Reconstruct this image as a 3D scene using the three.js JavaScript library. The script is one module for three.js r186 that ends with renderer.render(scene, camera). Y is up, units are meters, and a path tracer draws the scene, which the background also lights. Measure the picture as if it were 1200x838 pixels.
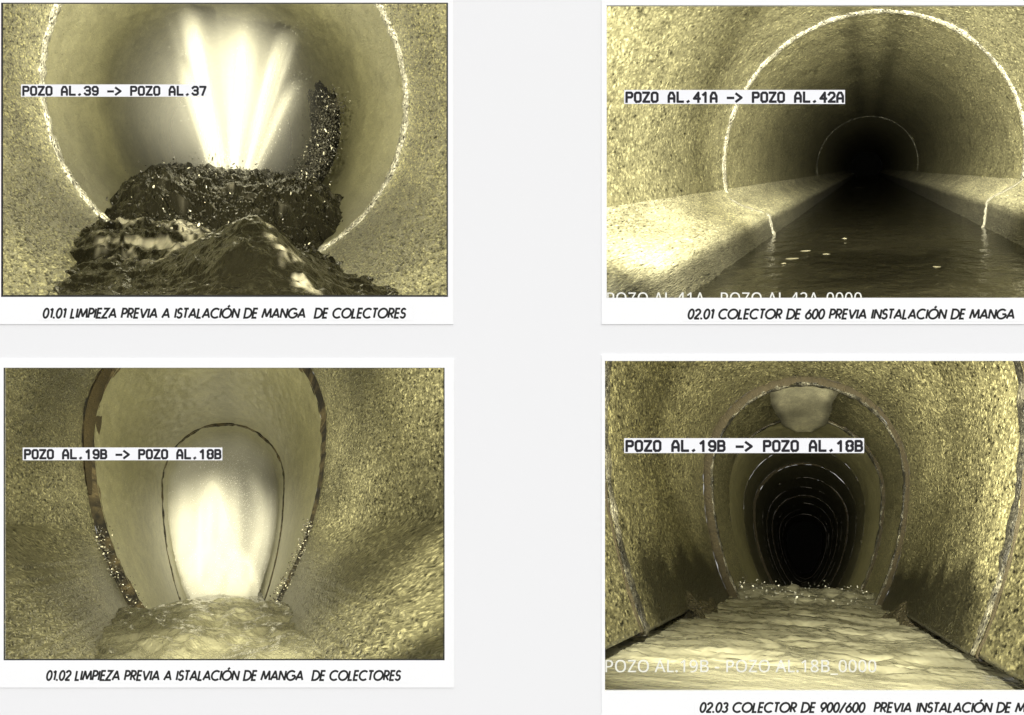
import * as THREE from 'three';
import { mergeGeometries } from 'three/addons/utils/BufferGeometryUtils.js';
import { FontLoader } from 'three/addons/loaders/FontLoader.js';
import { TextGeometry } from 'three/addons/geometries/TextGeometry.js';

// ------------------------------------------------------------------ camera, sky, sun, exposure
const scene = new THREE.Scene();
const F = 1200, D = 1.2, EYE = new THREE.Vector3(0, 6, 0);      // 1 mm on the board is one unit of the layout below
const camera = new THREE.PerspectiveCamera(2 * Math.atan(419 / F) * 180 / Math.PI, 1024 / 715, 0.05, 400);
camera.position.copy(EYE);
camera.lookAt(0, EYE.y, -1);
const SKY_LEVEL = 1.36;
{
  const W = 128, H = 64, data = new Float32Array(W * H * 4);
  for (let r = 0; r < H; r++) for (let c = 0; c < W; c++) {
    const el = ((r + 0.5) / H - 0.5) * Math.PI, up = Math.max(0, Math.sin(el)), l = SKY_LEVEL * (0.72 + 0.5 * up), o = (r * W + c) * 4;
    data[o] = l * 0.965; data[o + 1] = l; data[o + 2] = l * 1.06; data[o + 3] = 1;
  }
  const t = new THREE.DataTexture(data, W, H, THREE.RGBAFormat, THREE.FloatType);
  t.mapping = THREE.EquirectangularReflectionMapping; t.magFilter = THREE.LinearFilter; t.needsUpdate = true;
  scene.background = t; scene.environment = t;
}
const sun = new THREE.DirectionalLight(0xfff6e6, 1.1);
sun.position.set(2.2, EYE.y + 4.5, 5.5); sun.target.position.set(0, EYE.y, -1.2);
sun.castShadow = true; sun.shadow.radius = 40; sun.shadow.mapSize.set(2048, 2048);
Object.assign(sun.shadow.camera, { left: -4, right: 4, top: 5, bottom: -5, near: 0.1, far: 40 });
scene.add(sun, sun.target);
const renderer = new THREE.WebGLRenderer({ antialias: true });
renderer.toneMapping = THREE.LinearToneMapping;
renderer.toneMappingExposure = 1;
renderer.shadowMap.enabled = true;

// ------------------------------------------------------------------ helpers
let seed = 20731;
const rnd = () => { seed = (seed + 0x6d2b79f5) | 0; let t = Math.imul(seed ^ (seed >>> 15), 1 | seed); t = (t + Math.imul(t ^ (t >>> 7), 61 | t)) ^ t; return ((t ^ (t >>> 14)) >>> 0) / 4294967296; };
const gauss = () => Math.sqrt(-2 * Math.log(1 - rnd())) * Math.cos(6.2831853 * rnd());
const clamp = (x, a = 0, b = 1) => Math.min(b, Math.max(a, x)), mix = (a, b, k) => a + (b - a) * k;
const smooth = (a, b, x) => { const k = clamp((x - a) / (b - a)); return k * k * (3 - 2 * k); };
const hash = (x, y, z) => { let h = Math.imul(x, 374761393) ^ Math.imul(y, 668265263) ^ Math.imul(z, 2147483647 - 1013904223); h = Math.imul(h ^ (h >>> 13), 1274126177); return ((h ^ (h >>> 16)) >>> 0) / 4294967296; };
function noise(x, y, z = 0) {                                        // value noise, -1 .. 1
  const X = Math.floor(x), Y = Math.floor(y), Z = Math.floor(z); let a = x - X, b = y - Y, c = z - Z;
  a = a * a * (3 - 2 * a); b = b * b * (3 - 2 * b); c = c * c * (3 - 2 * c);
  const l = (k) => mix(mix(hash(X, Y, Z + k), hash(X + 1, Y, Z + k), a), mix(hash(X, Y + 1, Z + k), hash(X + 1, Y + 1, Z + k), a), b);
  return 2 * mix(l(0), l(1), c) - 1;
}
const fbm = (x, y, z = 0, n = 4) => { let s = 0, a = 0.5; for (let i = 0; i < n; i++) { s += a * noise(x, y, z); x *= 2.03; y *= 2.03; z *= 2.03; a *= 0.5; } return s; };
const names = new Map();
const numbered = (n) => { const k = names.get(n) ?? 0; names.set(n, k + 1); return k ? `${n}_${String(k).padStart(3, '0')}` : n; };
function put(o, name, parent = scene) { o.name = parent === scene ? numbered(name) : name; parent.add(o); o.traverse((m) => { if (m.isMesh) m.castShadow = m.receiveShadow = true; }); return o; }
const tag = (o, label, category, group, kind) => { Object.assign(o.userData, { label, ...(category && { category }), ...(group && { group }), ...(kind && { kind }) }); return o; };
const world = (px, py, t) => new THREE.Vector3((px - 600) * t / F, EYE.y - (py - 419) * t / F, -t);   // layout point to a place t metres into the scene
const onBoard = (px, py, dz = 0) => new THREE.Vector3((px - 600) / 1000, EYE.y - (py - 419) / 1000, -D + dz);

// ------------------------------------------------------------------ textures
function tile(N, fill) {                                              // linear grey tile and its height tile
  const col = new Float32Array(N * N), hgt = new Float32Array(N * N);
  fill(col, hgt, N);
  const make = (a) => {
    const d = new Uint8Array(N * N * 4);
    for (let i = 0; i < N * N; i++) { const v = clamp(a[i]) * 255; d[4 * i] = d[4 * i + 1] = d[4 * i + 2] = v; d[4 * i + 3] = 255; }
    const t = new THREE.DataTexture(d, N, N); t.wrapS = t.wrapT = THREE.RepeatWrapping; t.magFilter = THREE.LinearFilter; t.minFilter = THREE.LinearMipmapLinearFilter; t.generateMipmaps = true; t.needsUpdate = true;
    return t;
  };
  return { map: make(col), bump: make(hgt) };
}
function addWaves(a, N, cells, amp) {                                 // periodic value noise
  const g = new Float32Array(cells * cells).map(() => rnd() * 2 - 1), k = cells / N;
  for (let y = 0; y < N; y++) for (let x = 0; x < N; x++) {
    const fx = x * k, fy = y * k, X = Math.floor(fx), Y = Math.floor(fy); let u = fx - X, v = fy - Y; u = u * u * (3 - 2 * u); v = v * v * (3 - 2 * v);
    const X1 = (X + 1) % cells, Y1 = (Y + 1) % cells;
    a[y * N + x] += amp * mix(mix(g[Y * cells + X], g[Y * cells + X1], u), mix(g[Y1 * cells + X], g[Y1 * cells + X1], u), v);
  }
}
function blobs(a, b, N, count, r0, r1, va, vb, power = 1) {
  for (let i = 0; i < count; i++) {
    const cx = rnd() * N, cy = rnd() * N, rx = mix(r0, r1, rnd() ** power), ry = rx * mix(0.6, 1.5, rnd()), ka = va * mix(0.4, 1, rnd()), kb = vb * mix(0.4, 1, rnd()), turn = rnd() * 3.14, cs = Math.cos(turn), sn = Math.sin(turn), R = Math.ceil(Math.max(rx, ry));
    for (let y = -R; y <= R; y++) for (let x = -R; x <= R; x++) {
      const p = (x * cs + y * sn) / rx, q = (y * cs - x * sn) / ry, d = 1 - p * p - q * q;
      if (d > 0) { const j = ((Math.floor(cy + y) + N) % N) * N + ((Math.floor(cx + x) + N) % N); a[j] += ka * Math.sqrt(d); b[j] += kb * Math.sqrt(d); }
    }
  }
}
const roughTex = tile(1024, (c, h, N) => {
  c.fill(0.35); h.fill(0.4);
  for (const [n, a, b] of [[8, 0.05, 0.05], [24, 0.06, 0.06], [80, 0.06, 0.08], [256, 0.07, 0.09]]) { addWaves(c, N, n, a); addWaves(h, N, n, b); }
  blobs(c, h, N, 22000, 1.3, 4.0, -0.26, -0.24);
  blobs(c, h, N, 26000, 1.3, 4.0, 0.37, 0.24, 1.5);
  blobs(c, h, N, 4200, 2, 4.6, 0.8, 0.4, 1.6);  // pale grains, with wet glints painted into their tone
});
const softTex = tile(1024, (c, h, N) => {
  c.fill(0.4); h.fill(0.4);
  for (const [n, a, b] of [[8, 0.05, 0.05], [24, 0.06, 0.06], [80, 0.07, 0.08], [256, 0.07, 0.09]]) { addWaves(c, N, n, a); addWaves(h, N, n, b); }
  blobs(c, h, N, 22000, 1.3, 4.0, -0.18, -0.22);
  blobs(c, h, N, 24000, 1.3, 4.0, 0.3, 0.24, 1.5);
  blobs(c, h, N, 2600, 2, 4.6, 0.55, 0.4, 1.6);
});
const fineTex = tile(1024, (c, h, N) => {
  c.fill(0.56); h.fill(0.5);
  for (const [n, a, b] of [[6, 0.05, 0.08], [20, 0.06, 0.08], [64, 0.06, 0.08], [220, 0.06, 0.1]]) { addWaves(c, N, n, a); addWaves(h, N, n, b); }
  blobs(c, h, N, 5000, 1.4, 3.2, -0.14, -0.25);
  blobs(c, h, N, 5200, 1.4, 3.4, 0.22, 0.3, 1.6);
});
const rippleTex = tile(1024, (c, h, N) => {
  c.fill(0.5); h.fill(0.5);
  for (const [n, b] of [[10, 0.22], [26, 0.16], [70, 0.1], [180, 0.06]]) addWaves(h, N, n, b);
});

// ------------------------------------------------------------------ stroke lettering (geometric capitals and a boxy display face)
const GLYPH = {
  A: [0.78, (c) => c.p([0, 0, 0.39, 1, 0.78, 0]).p([0.14, 0.3, 0.64, 0.3])], C: [0.86, (c) => c.arc(0.5, 0.5, 0.5, 0.5, 48, 312)],
  D: [0.78, (c) => c.p([0.3, 0, 0.04, 0, 0.04, 1, 0.3, 1]).arc(0.28, 0.5, 0.5, 0.5, -90, 90)], E: [0.5, (c) => c.p([0.48, 0, 0.04, 0, 0.04, 1, 0.48, 1]).p([0.04, 0.52, 0.46, 0.52])],
  G: [0.96, (c) => c.arc(0.5, 0.5, 0.5, 0.5, 45, 356).p([0.98, 0.48, 0.56, 0.48])], I: [0.1, (c) => c.p([0.05, 0, 0.05, 1])], L: [0.46, (c) => c.p([0.04, 1, 0.04, 0, 0.44, 0])],
  M: [0.96, (c) => c.p([0, 0, 0.14, 1, 0.48, 0.12, 0.82, 1, 0.96, 0])], N: [0.74, (c) => c.p([0.04, 0, 0.04, 1, 0.7, 0, 0.7, 1])], O: [1, (c) => c.arc(0.5, 0.5, 0.5, 0.5, 0, 360)],
  P: [0.54, (c) => c.p([0.04, 0, 0.04, 1, 0.26, 1]).arc(0.26, 0.73, 0.27, 0.27, -90, 90).p([0.26, 0.46, 0.04, 0.46])],
  R: [0.58, (c) => c.p([0.04, 0, 0.04, 1, 0.26, 1]).arc(0.26, 0.73, 0.27, 0.27, -90, 90).p([0.26, 0.46, 0.04, 0.46]).p([0.22, 0.46, 0.56, 0])],
  S: [0.5, (c) => c.arc(0.25, 0.75, 0.21, 0.25, 25, 270).arc(0.25, 0.26, 0.25, 0.26, 90, -160)], T: [0.54, (c) => c.p([0, 1, 0.54, 1]).p([0.27, 1, 0.27, 0])],
  V: [0.74, (c) => c.p([0, 1, 0.37, 0, 0.74, 1])], Z: [0.6, (c) => c.p([0.02, 1, 0.58, 1, 0, 0, 0.6, 0])],
  0: [0.56, (c) => c.arc(0.28, 0.5, 0.27, 0.5, 0, 360)], 1: [0.3, (c) => c.p([0.02, 0.82, 0.24, 1, 0.24, 0])],
  2: [0.54, (c) => c.arc(0.27, 0.73, 0.25, 0.27, 170, -42).p([0.45, 0.55, 0.02, 0, 0.54, 0])], 3: [0.52, (c) => c.arc(0.25, 0.75, 0.21, 0.24, 160, -90).arc(0.25, 0.26, 0.26, 0.26, 90, -160)],
  6: [0.56, (c) => c.arc(0.28, 0.31, 0.27, 0.31, 0, 360).p([0.05, 0.46, 0.4, 1])], 9: [0.56, (c) => c.arc(0.28, 0.69, 0.27, 0.31, 0, 360).p([0.51, 0.54, 0.16, 0])],
  '.': [0.16, (c) => c.p([0.07, -0.09, 0.07, 0.11])], '/': [0.5, (c) => c.p([0, -0.08, 0.48, 1.04])], ' ': [0.32, () => 0],
};
GLYPH['Ó'] = [1, (c) => GLYPH.O[1](c).p([0.5, 1.16, 0.68, 1.36])];
const BOX = {
  P: [0, 0, 0, 1, 0.8, 1, 1, 0.88, 1, 0.6, 0.8, 0.48, 0, 0.48], O: [0.25, 0, 0, 0.15, 0, 0.85, 0.25, 1, 0.75, 1, 1, 0.85, 1, 0.15, 0.75, 0, 0.25, 0], Z: [0, 1, 1, 1, 0, 0, 1, 0], L: [0.08, 1, 0.08, 0, 1, 0],
  1: [0.15, 0.78, 0.55, 1, 0.55, 0], 2: [0, 0.8, 0.25, 1, 0.8, 1, 1, 0.82, 1, 0.6, 0, 0, 1, 0], 4: [0.78, 0, 0.78, 1, 0, 0.34, 1, 0.34], 7: [0, 1, 1, 1, 0.42, 0],
  B: [0, 0, 0, 1, 0.75, 1, 0.95, 0.86, 0.95, 0.62, 0.75, 0.52, 0, 0.52, 0.78, 0.52, 1, 0.38, 1, 0.14, 0.78, 0, 0, 0], '-': [0.05, 0.42, 0.95, 0.42], '>': [0.05, 0.86, 0.95, 0.45, 0.05, 0.04], '.': [0.4, 0, 0.5, 0.04],
  9: [0.1, 0.1, 0.3, 0, 0.75, 0, 1, 0.2, 1, 0.8, 0.75, 1, 0.25, 1, 0, 0.82, 0, 0.6, 0.25, 0.44, 1, 0.44], 3: [0, 0.85, 0.25, 1, 0.75, 1, 1, 0.84, 1, 0.64, 0.75, 0.53, 0.35, 0.53, 0.75, 0.53, 1, 0.36, 1, 0.15, 0.75, 0, 0.25, 0, 0, 0.15],
  8: [0.25, 0, 0, 0.14, 0, 0.4, 0.25, 0.52, 0, 0.64, 0, 0.86, 0.25, 1, 0.75, 1, 1, 0.86, 1, 0.64, 0.75, 0.52, 1, 0.4, 1, 0.14, 0.75, 0, 0.25, 0], A: [0, 0, 0, 0.62, 0.3, 1, 0.7, 1, 1, 0.62, 1, 0, 1, 0.36, 0, 0.36],
};
function pen(g, ox, oy, size, slant) {                                // draws unit glyphs with the origin at the baseline
  const P = (x, y) => [ox + (x + slant * y) * size, oy - y * size];
  const c = {
    p(a) { g.beginPath(); for (let i = 0; i < a.length; i += 2) g[i ? 'lineTo' : 'moveTo'](...P(a[i], a[i + 1])); g.stroke(); return c; },
    arc(cx, cy, rx, ry, a0, a1) { const n = 40, l = []; for (let i = 0; i <= n; i++) { const a = mix(a0, a1, i / n) * Math.PI / 180; l.push(cx + rx * Math.cos(a), cy + ry * Math.sin(a)); } return c.p(l); },
  };
  return c;
}
const canvas = (w, h) => { const c = document.createElement('canvas'); c.width = w; c.height = h; const g = c.getContext('2d'); g.fillStyle = '#fff'; g.fillRect(0, 0, w, h); g.lineCap = 'butt'; g.lineJoin = 'miter'; g.miterLimit = 2.5; return [c, g]; };
const printed = (c) => { const t = new THREE.CanvasTexture(c); t.colorSpace = THREE.SRGBColorSpace; t.anisotropy = 8; return t; };
const advance = (text) => [...text].reduce((s, ch) => s + GLYPH[ch][0] + 0.16, -0.16);
const rectMesh = (x0, y0, x1, y1, thick, dz, m) => { const o = new THREE.Mesh(new THREE.BoxGeometry((x1 - x0) / 1000, (y1 - y0) / 1000, thick), m); o.position.copy(onBoard((x0 + x1) / 2, (y0 + y1) / 2, dz)); return o; };

// ------------------------------------------------------------------ the page: wall, mounts, captions, panes, printed strips
const std = (o) => new THREE.MeshStandardMaterial(o), phys = (o) => new THREE.MeshPhysicalMaterial(o), lin = (r, g, b) => new THREE.Color().setRGB(r, g, b);
const PAGE = std({ color: lin(0.785, 0.785, 0.79), roughness: 0.95 }), CARD = std({ color: lin(0.87, 0.87, 0.87), roughness: 0.9 }), BLACK = std({ color: lin(0.012, 0.012, 0.01), roughness: 0.7 });
PAGE.name = 'grey_paper'; CARD.name = 'white_card'; BLACK.name = 'black_edge';
const VIEW = [                                                         // windows and their mounts on the page
  { win: [1, 3, 525, 348], card: [-14, -14, 531, 380], vp: [272, 185] }, { win: [711, 6, 1285, 349], card: [705, -14, 1294, 380], vp: [1015, 197] },
  { win: [4, 431, 521, 774], card: [-14, 421, 532, 806], vp: [280, 636] }, { win: [709, 423, 1285, 810], card: [705, 416, 1294, 846], vp: [943, 648] },
];
const rectPath = (P, [x0, y0, x1, y1]) => { const a = (x, y) => [(x - 600) / 1000, -(y - 419) / 1000]; P.moveTo(...a(x0, y0)); P.lineTo(...a(x0, y1)); P.lineTo(...a(x1, y1)); P.lineTo(...a(x1, y0)); P.closePath(); return P; };
function sheet(outer, holes, thick, m) {
  const s = rectPath(new THREE.Shape(), outer); for (const h of holes) s.holes.push(rectPath(new THREE.Path(), h));
  const o = new THREE.Mesh(new THREE.ExtrudeGeometry(s, { depth: thick, bevelEnabled: false }), m);
  o.position.set(0, EYE.y, -D); return o;
}
const grow = ([a, b, c, d], l, t, r, e) => [a - l, b - t, c + r, d + e];
{
  const o = put(sheet([-2400, -1600, 3600, 6419], VIEW.map((v) => v.win), 0.003, PAGE), 'display_wall');
  o.position.z -= 0.0045; tag(o, 'pale grey page wall around the four pictures', null, null, 'structure');
  const ground = new THREE.Mesh(new THREE.PlaneGeometry(400, 400).rotateX(-Math.PI / 2), std({ color: lin(0.3, 0.29, 0.27), roughness: 1, bumpMap: fineTex.bump, bumpScale: 0.002 }));
  tag(put(ground, 'ground'), 'grey paved ground in front of the page wall', null, null, 'structure');
}
const CAP = [
  ['01.01 LIMPIEZA PREVIA A ISTALACIÓN DE MANGA  DE COLECTORES', 50, 476, 372.3, 'upper left'], ['02.01 COLECTOR DE 600 PREVIA INSTALACIÓN DE MANGA', 806, 1190, 373.3, 'upper right'],
  ['01.02 LIMPIEZA PREVIA A ISTALACIÓN DE MANGA  DE COLECTORES', 54, 470, 797, 'lower left'], ['02.03 COLECTOR DE 900/600  PREVIA INSTALACIÓN DE MANGA', 820, 1244, 834.5, 'lower right'],
];
const HEIGHT = 10.6, SC = 4.5;
const SHOWN = ['the spray fan inside the wide round pipe', 'the long dry round pipe with a dark centre', 'the glowing mist inside the egg shaped pipe', 'the dark egg shaped pipe with pale water'];
VIEW.forEach((v, i) => {
  const g = new THREE.Group(); g.position.set(0, 0, 0);
  put(g, 'picture_mount');
  const [text, x0, x1, base] = CAP[i];
  tag(g, `white picture mount captioned ${text.slice(0, 5)} around ${SHOWN[i]}`, 'mount', 'white captioned mounts on the page');
  const c = sheet(v.card, [v.win], 0.0012, CARD); c.position.z -= 0.0015; put(c, 'card', g);
  const [cv, q] = canvas((x1 - x0 + 14) * SC | 0, 19 * SC), sx = (x1 - x0) * SC / ((advance(text) + 0.2) * HEIGHT * SC);
  q.strokeStyle = '#161616'; q.lineWidth = 0.22 * HEIGHT; q.scale(SC * sx, SC);
  let x = 6 / sx;
  for (const ch of text) { GLYPH[ch][1](pen(q, x, 15.6, HEIGHT, 0.2)); x += (GLYPH[ch][0] + 0.16) * HEIGHT; }
  const m = CARD.clone(); m.map = printed(cv); m.name = 'caption_print';
  const strip = rectMesh(x0 - 6, base - 15.6, x1 + 8, base + 3.4, 0.00008, -0.0002, m); put(strip, 'caption', g);
  if (i % 2 === 0) { const w = v.win, e = i ? [0.8, 0.4, 1.4, 1.2] : [1.6, 0.6, 1.8, 2.2];
    for (const r of [[w[0], w[1], w[0] + e[0], w[3]], [w[2] - e[2], w[1], w[2], w[3]], [w[0] + e[0], w[1], w[2] - e[2], w[1] + e[1]], [w[0] + e[0], w[3] - e[3], w[2] - e[2], w[3]]]) put(rectMesh(...r, 0.0016, -0.0012, BLACK), 'frame_edge', g); }
});
const PANE = phys({ color: 0xffffff, roughness: 0, transmission: 1, thickness: 0, ior: 1.06, specularIntensity: 0.4 }); PANE.name = 'clear_pane';
VIEW.forEach((v, i) => {
  const p = new THREE.Mesh(new THREE.PlaneGeometry((v.win[2] - v.win[0] + 8) / 1000, (v.win[3] - v.win[1] + 8) / 1000), PANE);
  p.position.copy(onBoard((v.win[0] + v.win[2]) / 2, (v.win[1] + v.win[3]) / 2, -0.0062));
  tag(put(p, 'glass_pane'), `clear glass pane over ${SHOWN[i]}`, 'glass pane', 'panes over the pictures');
});
const STRIP = [['POZO AL.39 -> POZO AL.37', 22, 97.5, 241.5, 112], ['POZO AL.41A -> POZO AL.42A', 732, 104, 992, 120.5], ['POZO AL.19B -> POZO AL.18B', 24, 525, 259, 540], ['POZO AL.19B -> POZO AL.18B', 732, 514, 1014.5, 531.5]];
STRIP.forEach(([text, x0, y0, x1, y1], i) => {
  const w = x1 - x0, h = y1 - y0, S = 6, [cv, q] = canvas(w * S | 0, h * S | 0), cell = (w - 2) / text.length;
  q.strokeStyle = '#15131c'; q.lineWidth = h * 0.175 * S; q.lineJoin = 'round'; q.lineCap = 'square';
  [...text].forEach((ch, k) => { const a = BOX[ch]; if (!a) return; q.beginPath(); for (let j = 0; j < a.length; j += 2) q[j ? 'lineTo' : 'moveTo']((1.5 + cell * (k + 0.14) + a[j] * cell * 0.66) * S, (h * 0.84 - a[j + 1] * h * 0.64) * S); q.stroke(); });
  const m = std({ color: lin(0.84, 0.84, 0.86), roughness: 0.8, map: printed(cv) }); m.name = 'strip_print';
  const o = put(rectMesh(x0, y0, x1, y1, 0.0006, -0.0056, m), 'printed_strip');
  tag(o, `white strip reading ${text.replace('->', 'to')} over ${['the spray fan', 'the long dry pipe', 'the glowing mist', 'the dark egg pipe'][i]}`, 'label', 'white strips with black lettering');
});
const font = await new FontLoader().loadAsync('fonts/droid/droid_sans_regular.typeface.json');
[['POZO AL.41A - POZO AL.42A_0000', 712, 1012, 356.5, 'cut off along the lower edge of the long dry pipe', 0.8], ['POZO AL.19B - POZO AL.18B_0000', 710, 1029, 789.5, 'over pale water in the dark egg pipe', 0.8]].forEach(([text, x0, x1, base, where, op]) => {
  const g = new TextGeometry(text, { font, size: 0.0128, depth: 0.0002, curveSegments: 5 }); g.computeBoundingBox();
  const b = g.boundingBox, k = (x1 - x0) / 1000 / (b.max.x - b.min.x); g.translate(-b.min.x, 0, 0); g.scale(k, Math.min(k, 1.12), 1);
  const m = std({ color: lin(0.9, 0.9, 0.84), roughness: 0.8, transparent: true, opacity: op }); m.name = 'white_lettering';
  const o = put(new THREE.Mesh(g, m), 'lettering'); o.position.copy(onBoard(x0, base, -0.0059));
  tag(o, `white lettering ${text.slice(0, 11)} ${where}`, 'lettering');
});

// ------------------------------------------------------------------ pipes: frames, profiles, walls
// A frame has its origin where the pipe meets the wall and looks along the pipe: x right, y up, depth t in metres from the viewer's side.
const ZB = -D - 0.0075;
function pipeFrame(v, m, K = 1) {                                      // K: how much larger the pipe is than its layout in window units
  const d = new THREE.Vector3((v.vp[0] - 600) / F, -(v.vp[1] - 419) / F, -1), q = d.length(), n = d.clone().normalize();
  const right = new THREE.Vector3().crossVectors(n, new THREE.Vector3(0, 1, 0)).normalize(), up = new THREE.Vector3().crossVectors(right, n);
  const M = new THREE.Matrix4().makeBasis(right, up, n.clone().negate()).setPosition(EYE.clone().addScaledVector(d, D)), I = M.clone().invert();
  const e = EYE.clone().applyMatrix4(I), r = grow(v.win, ...m);
  const c = [[0, 1], [2, 1], [2, 3], [0, 3]].map(([a, b]) => world(r[a], r[b], D).applyMatrix4(I));
  const planes = c.map((p, i) => { const k = p.clone().sub(e).cross(c[(i + 1) % 4].clone().sub(e)).normalize(); return k.z > 0 ? k.negate() : k; });
  const tmp = new THREE.Vector3();
  const fit = (p) => {                                                 // the splayed mouth: each pipe keeps to its own opening in the wall
    tmp.copy(p).applyMatrix4(M); if (tmp.z > ZB) p.z -= (tmp.z - ZB) * q;
    for (const k of planes) { const da = k.z * (p.z - e.z), dd = k.x * p.x + k.y * p.y + da; if (dd < 0) { const s = da / (da - dd); p.x *= s; p.y *= s; } }
    tmp.copy(p).applyMatrix4(M); if (tmp.z > ZB) p.z -= (tmp.z - ZB) * q;
    return p;
  };
  const z = (t) => -(K * t - D) * q;
  return { M, I, q, e, K, t0: (D - 0.02) / K, fit, z, place(o) { o.applyMatrix4(M); return o; }, local: (px, py, t) => world(px, py, t).applyMatrix4(I) };
}
const circle = (r, ox, oy) => ({ n: 1, at: (a) => [ox + r * Math.cos(a), oy + r * Math.sin(a)], len: 2 * Math.PI * r });
function egg(R, ox, oy, deep = 1) {                                              // the three-arc ovoid sewer section, origin at the centre of its crown arc
  const pts = [];
  for (let i = 0; i <= 40; i++) { const a = Math.PI / 2 - Math.PI / 2 * i / 40; pts.push([R * Math.cos(a), R * Math.sin(a)]); }
  const fa = Math.atan2(1.5, 2);
  for (let i = 1; i <= 40; i++) { const a = -fa * i / 40; pts.push([-2 * R + 3 * R * Math.cos(a), 3 * R * Math.sin(a)]); }
  for (let i = 1; i <= 20; i++) { const a = mix(-fa, -Math.PI / 2, i / 20); pts.push([0.5 * R * Math.cos(a), -1.5 * R + 0.5 * R * Math.sin(a)]); }
  const all = [...pts, ...pts.slice(1, -1).reverse().map(([x, y]) => [-x, y]), pts[0]], L = [0];
  for (let i = 1; i < all.length; i++) L.push(L[i - 1] + Math.hypot(all[i][0] - all[i - 1][0], all[i][1] - all[i - 1][1]));
  const len = L[L.length - 1];
  return { len, at(a) {                                                // a = 0 at the right like a circle, anticlockwise
    let u = (((Math.PI / 2 - a) / (2 * Math.PI)) % 1 + 1) % 1 * len, lo = 0, hi = L.length - 1;
    while (hi - lo > 1) { const mid = (lo + hi) >> 1; if (L[mid] <= u) lo = mid; else hi = mid; }
    const k = (u - L[lo]) / (L[hi] - L[lo] || 1);
    return [ox + mix(all[lo][0], all[hi][0], k), oy + mix(all[lo][1], all[hi][1], k) * (mix(all[lo][1], all[hi][1], k) < 0 ? deep : 1)];
  } };
}
function flared(p0, big, ox, oy, floor) {                                     // the same directions on a wide round mouth
  return { len: p0.len, at: (a) => { const [x, y] = p0.at(a), h = Math.atan2(y - oy, x - ox); let X = ox + big * Math.cos(h), Y = oy + big * Math.sin(h); if (floor && Y < 0.05) { const k = Math.sin(h) / Math.cos(h); for (let i = 0; i < 60 && Y < floor(X); i++) { X = ox + (X - ox) * 0.97; Y = oy + (Y - oy) * 0.97; } } return [X, Y]; } };
}
// a wall of pipe from t0 to t1, from profile A to profile B
function wall(fr, t0, t1, A, B, o = {}) {
  const N = o.n ?? 260, S = o.s ?? 70, pos = new Float32Array((N + 1) * (S + 1) * 3), uv = new Float32Array((N + 1) * (S + 1) * 2), col = new Float32Array((N + 1) * (S + 1) * 3), p = new THREE.Vector3(), sd = o.seed ?? 0;
  let k = 0;
  for (let j = 0; j <= S; j++) {
    const u = j / S, t = t0 * (t1 / t0) ** u, w = o.ease ? o.ease((t - t0) / (t1 - t0)) : (t - t0) / (t1 - t0);
    for (let i = 0; i <= N; i++, k++) {
      const a = i / N * 2 * Math.PI, [ax, ay] = A.at(a), [bx, by] = B === A ? [ax, ay] : B.at(a); let x = mix(ax, bx, w), y = mix(ay, by, w);
      const b = 1 + (o.amp ?? 0.006) * fbm(x * 9 + sd, y * 9, t * 3 + sd, 4) + (o.fine ?? 0.004) * noise(x * 60, y * 60 + sd, t * 18), e = o.edge ? o.edge(a, t, u) : 1;
      x *= b * e; y *= b * e;
      p.set(x * fr.K, y * fr.K, fr.z(t)); fr.fit(p);
      p.toArray(pos, 3 * k); uv[2 * k] = a / (2 * Math.PI) * Math.round(A.len * fr.K * 1.15) + sd * 0.37; uv[2 * k + 1] = t * fr.q * fr.K / 2.9 + sd * 0.61;
      const c = o.color ? o.color(x, y, t, a) : [1, 1, 1]; col.set(c, 3 * k);
    }
  }
  const ix = new Uint32Array(N * S * 6); let c = 0;
  for (let j = 0; j < S; j++) for (let i = 0; i < N; i++) { const a = j * (N + 1) + i, b = a + N + 1; ix.set([a, b, a + 1, a + 1, b, b + 1], c); c += 6; }
  return geo(pos, uv, col, ix);
}
function geo(pos, uv, col, ix) {
  const g = new THREE.BufferGeometry();
  g.setAttribute('position', new THREE.BufferAttribute(pos, 3)); g.setAttribute('uv', new THREE.BufferAttribute(uv, 2)); g.setAttribute('color', new THREE.BufferAttribute(col, 3));
  g.setIndex(new THREE.BufferAttribute(ix, 1)); g.computeVertexNormals(); return g;
}
// a raised or sunk ring that follows a profile: section points are [radial offset, depth offset]
function ringOf(fr, t, P, section, o = {}) {
  const N = o.n ?? 420, S = section.length - 1, pos = new Float32Array((N + 1) * (S + 1) * 3), uv = new Float32Array((N + 1) * (S + 1) * 2), col = new Float32Array((N + 1) * (S + 1) * 3), p = new THREE.Vector3();
  let k = 0;
  const a0 = o.from ?? 0, a1 = o.to ?? 2 * Math.PI;
  for (let j = 0; j <= S; j++) for (let i = 0; i <= N; i++, k++) {
    const a = mix(a0, a1, i / N), [x, y] = P.at(a), [x2, y2] = P.at(a + 0.01), nx = y2 - y, ny = x - x2, l = Math.hypot(nx, ny) || 1, w = 1 + (o.wob ?? 0.3) * fbm(a * (o.freq ?? 30), j * 0.8, o.seed ?? 0, 3), r = section[j][0] * w;
    p.set((x + nx / l * r) * fr.K, (y + ny / l * r) * fr.K, fr.z(t + section[j][1] * w)); fr.fit(p);
    p.toArray(pos, 3 * k); uv[2 * k] = a * 0.5; uv[2 * k + 1] = j * 0.02; col.set(o.color ? o.color(x, y, t, a) : [1, 1, 1], 3 * k);
  }
  const ix = new Uint32Array(N * S * 6); let c = 0;
  for (let j = 0; j < S; j++) for (let i = 0; i < N; i++) { const a = j * (N + 1) + i, b = a + N + 1; ix.set([a, b, a + 1, a + 1, b, b + 1], c); c += 6; }
  return geo(pos, uv, col, ix);
}
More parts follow.
